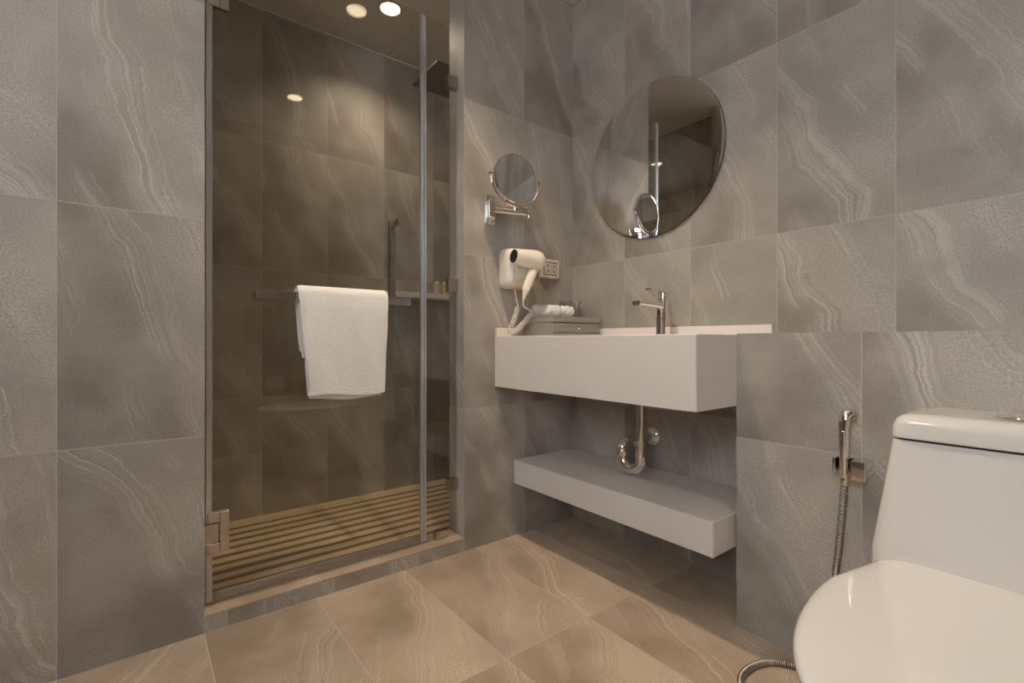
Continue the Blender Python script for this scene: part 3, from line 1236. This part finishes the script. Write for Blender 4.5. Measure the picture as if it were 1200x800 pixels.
def shower_head():
    cx, cy, z = -1.930, 1.125, 2.000
    t = thing('rain_shower_head', (cx, Y2, z + .09), 'large square rain shower head on a curved wall arm', 'shower head')
    bm = BM()
    box(bm, cx - .12, cx + .12, cy - .12, cy + .12, z, z + .010, .002, 2)
    hp = obj('spray_plate', bm, M_gun, t)
    bm = BM()
    for i in range(9):
        for j in range(9):
            lathe(bm, (cx - .096 + .024 * i, cy - .096 + .024 * j, z), (0, 0, -1), [(.003, -.001), (.0025, .002), (.0003, .002)], 6)
    obj('nozzle_grid', bm, M_dark, hp)
    bm = BM()
    lathe(bm, (cx, cy, z + .010), (0, 0, 1), [(.030, 0), (.030, .006), (.016, .012), (.016, .03), (.012, .034)], 24)
    obj('swivel_joint', bm, M_chrome, t)
    bm = BM()
    tube(bm, smooth_path([(cx, cy, z + .036), (cx, cy, z + .07), (cx, cy + .015, z + .095), (cx, cy + .05, z + .105), (cx, cy + .2, z + .105), (cx, Y2, z + .105)], 8), .011, 16)
    obj('arm', bm, M_chrome, t)
    bm = BM()
    lathe(bm, (cx, Y2, z + .105), (0, -1, 0), [(.03, 0), (.03, .006), (.012, .010)], 28)
    obj('wall_flange', bm, M_chrome, t)


shower_head()


# ------------------------------------------------------------------ toilet
def toilet():
    xc = -.122
    t = thing('toilet', (xc, 1.0, 0), 'white one-piece toilet with closed glossy lid against the half-height ledge', 'toilet')

    def dshape(z, hw, yb, yf, ybr=.9, n=40, nb=12, rc=.04):
        """plan outline: rounded back, elliptical front"""
        pts = []
        ym = yf + (yb - yf) * (1 - .60)
        ym = yb - (yb - yf) * .32
        a = ym - yf
        for i in range(n + 1):
            th = PI * i / n
            cx_, sy_ = math.cos(th), math.sin(th)
            e = 2.15
            px = hw * (abs(cx_) ** (2 / e)) * (1 if cx_ >= 0 else -1)
            py = -a * (abs(sy_) ** (2 / e))
            pts.append((xc + px, ym + py, z))
        # back corners, from left (-x) side up and across
        for (cx_, a0) in ((-1, 180), (1, 90)):
            for i in range(nb + 1):
                th = math.radians(a0 - 90 * i / nb)
                pts.append((xc + cx_ * (hw * ybr - rc) + rc * math.cos(th), yb - rc + rc * math.sin(th), z))
        return pts

    # skirted bowl
    bm = BM()
    rings = [dshape(0.0, .118, 1.300, .700), dshape(.012, .122, 1.302, .694), dshape(.08, .122, 1.300, .690), dshape(.16, .128, 1.290, .668),
             dshape(.23, .142, 1.270, .636), dshape(.29, .158, 1.250, .606), dshape(.335, .170, 1.235, .588), dshape(.365, .176, 1.225, .578),
             dshape(.378, .177, 1.220, .576), dshape(.384, .172, 1.215, .582)]
    loft(bm, rings)
    obj('bowl', bm, M_ceramic, t, smooth=50)
    # seat ring
    bm = BM()
    loft(bm, [dshape(.3845, .176, 1.088, .571), dshape(.386, .181, 1.090, .566), dshape(.394, .182, 1.090, .565), dshape(.397, .178, 1.088, .569)])
    obj('seat', bm, M_seat, t, smooth=50)
    # lid
    bm = BM()
    prof = [(.3985, -.006), (.3995, 0.0), (.404, .004), (.410, .004), (.4145, .000), (.4175, -.007), (.4192, -.018), (.4203, -.036)]
    rings = []
    for z, dlt in prof:
        rings.append(dshape(z, .188 + dlt, 1.098 + dlt * .4, .560 - dlt, ybr=.86, rc=.045))
    for k in (.72, .45, .18):
        rings.append([(xc + (p[0] - xc) * k, .86 + (p[1] - .86) * k, .4203 + .0022 * (1 - k)) for p in rings[-1 if k == .72 else 7]])
    loft(bm, rings)
    obj('seat_lid', bm, M_seat, t, smooth=50, label='glossy closed lid')
    # tank
    def trect(z, hw, y0, y1, r=.03):
        return [(xc + p, (y0 + y1) / 2 + q, z) for p, q in rrect(hw * 2, y1 - y0, r, 8)]
    bm = BM()
    loft(bm, [trect(.30, .186, 1.098, 1.335, .03), trect(.384, .187, 1.104, 1.335, .03), trect(.42, .1855, 1.108, 1.335, .022), trect(.50, .175, 1.120, 1.335, .020),
              trect(.58, .165, 1.130, 1.335, .020), trect(.6275, .1595, 1.136, 1.335, .020)])
    obj('tank', bm, M_ceramic, t, smooth=50)
    bm = BM()
    loft(bm, [trect(.6275, .152, 1.144, 1.330, .016), trect(.632, .152, 1.144, 1.330, .016)])
    obj('lid_gap_shade', bm, M_dark, t, label='thin dark sheet for the shaded gap under the tank lid')  # dark sheet paints the shade of the gap below the lid
    bm = BM()
    loft(bm, [trect(.6315, .1585, 1.134, 1.338, .022), trect(.633, .1605, 1.132, 1.340, .024), trect(.655, .1595, 1.133, 1.340, .024), trect(.666, .155, 1.138, 1.339, .024),
              trect(.6725, .148, 1.146, 1.338, .024), trect(.676, .137, 1.158, 1.336, .024), trect(.677, .120, 1.170, 1.332, .024)])
    obj('tank_lid', bm, M_ceramic, t, smooth=50)
    bm = BM()
    lathe(bm, (xc + .002, 1.215, .6768), (0, 0, 1), [(.030, 0), (.030, .002), (.027, .0035), (.026, .003), (.0255, .0045), (.001, .005)], 36)
    obj('flush_button', bm, M_chrome, t, label='round chrome flush button')


toilet()


# ------------------------------------------------------------------ bidet sprayer
def bidet():
    yw = 1.348
    x0 = -.402
    h = thing('bidet_holder', (x0, yw, .515), 'square chrome wall bracket on the tiled ledge holding the bidet sprayer', 'bracket')
    bm = BM()
    yc, xh = yw - .048, x0 - .006
    box(bm, xh + .0165, xh + .046, yw - .066, yw, .497, .541, .003, 2)
    obj('bracket_block', bm, M_chrome, h)
    bm = BM()
    box(bm, xh - .0205, xh - .0145, yc - .014, yc + .018, .503, .541, .0015, 2)
    box(bm, xh - .0205, xh + .018, yc + .0145, yc + .0185, .503, .541, .001, 1)
    obj('cradle', bm, M_chrome, h)
    s = thing('bidet_sprayer', (xh, yc, .50), 'chrome hand bidet sprayer hanging beside the toilet with a coiled steel hose', 'bidet sprayer')
    bm = BM()
    tube(bm, [(xh, yc, .494), (xh, yc, .52), (xh, yc, .56), (xh, yc, .60), (xh, yc, .615)], [.0085, .0105, .0115, .0120, .0115], 20)
    obj('grip', bm, M_chrome, s)
    bm = BM()
    pts = smooth_path([(xh, yc, .612), (xh + .001, yc + .001, .628), (xh + .003, yc + .006, .639), (xh + .006, yc + .013, .643), (xh + .008, yc + .019, .639)], 6)
    n = len(pts)
    tube(bm, pts, [.0125 + .0025 * (i / (n - 1)) for i in range(n)], 20)
    obj('spray_head', bm, M_chrome, s)
    bm = BM()
    p0, p1 = Vector(pts[-1]), Vector(pts[-2])
    lathe(bm, p0, (p0 - p1), [(.0135, -.001), (.0135, .002), (.0005, .003)], 20)
    obj('spray_face', bm, M_dark, s)
    bm = BM()
    box(bm, xh - .004, xh + .004, yc - .020, yc - .010, .566, .606, .002, 2)
    obj('trigger', bm, M_chrome, s)
    bm = BM()
    lathe(bm, (xh, yc, .474), (0, 0, 1), [(.006, 0), (.0085, .002), (.0095, .014), (.0085, .022)], 18)
    obj('hose_nut', bm, M_chrome, s)
    path = [(xh, yc, .478), (xh - .003, yc - .002, .42), (xh - .010, yc - .003, .33), (xh - .018, yc - .002, .25), (xh - .015, yc - .003, .15), (xh + .012, yc - .006, .06),
            (xh - .015, 1.282, .018), (-.50, 1.288, .0084), (-.552, 1.255, .0082), (-.574, 1.198, .0082), (-.570, 1.135, .0082), (-.530, 1.085, .0084),
            (-.470, 1.090, .012), (-.415, 1.150, .022), (-.370, 1.220, .034), (-.345, 1.275, .06), (-.335, 1.30, .10), (-.333, 1.335, .12)]
    bm = BM()
    tube(bm, smooth_path(path, 10), .0080, 12, uv=True)
    obj('hose', bm, M_braid, s, smooth=60)


bidet()


# ------------------------------------------------------------------ toilet-paper holder on the right wall
def paper_holder():
    yc, zc = .79, .50
    t = thing('toilet_paper_holder', (XR, yc, zc), 'chrome toilet roll holder on the wall facing the shower, mirrored in its glass', 'toilet paper holder')
    bm = BM()
    box(bm, XR - .008, XR, yc - .06, yc + .06, zc + .035, zc + .065, .002, 2)
    box(bm, XR - .11, XR - .006, yc - .062, yc + .062, zc + .060, zc + .065, .002, 2)
    obj('cover_flap', bm, M_steel, t)
    bm = BM()
    tube(bm, smooth_path([(XR - .004, yc - .062, zc + .05), (XR - .03, yc - .063, zc + .03), (XR - .06, yc - .063, zc), (XR - .06, yc - .055, zc), (XR - .06, yc + .06, zc)], 5), .005, 10)
    obj('roll_bar', bm, M_chrome, t)
    bm = BM()
    lathe(bm, (XR - .06, yc - .05, zc), (0, 1, 0), [(.018, 0), (.052, 0), (.054, .002), (.054, .098), (.052, .10), (.018, .10)], 36)
    p = thing('toilet_paper_roll', (XR - .06, yc, zc), 'white toilet paper roll on the chrome holder, mirrored low in the shower glass', 'toilet paper')
    obj('paper_roll', bm, M_paper, p)


paper_holder()
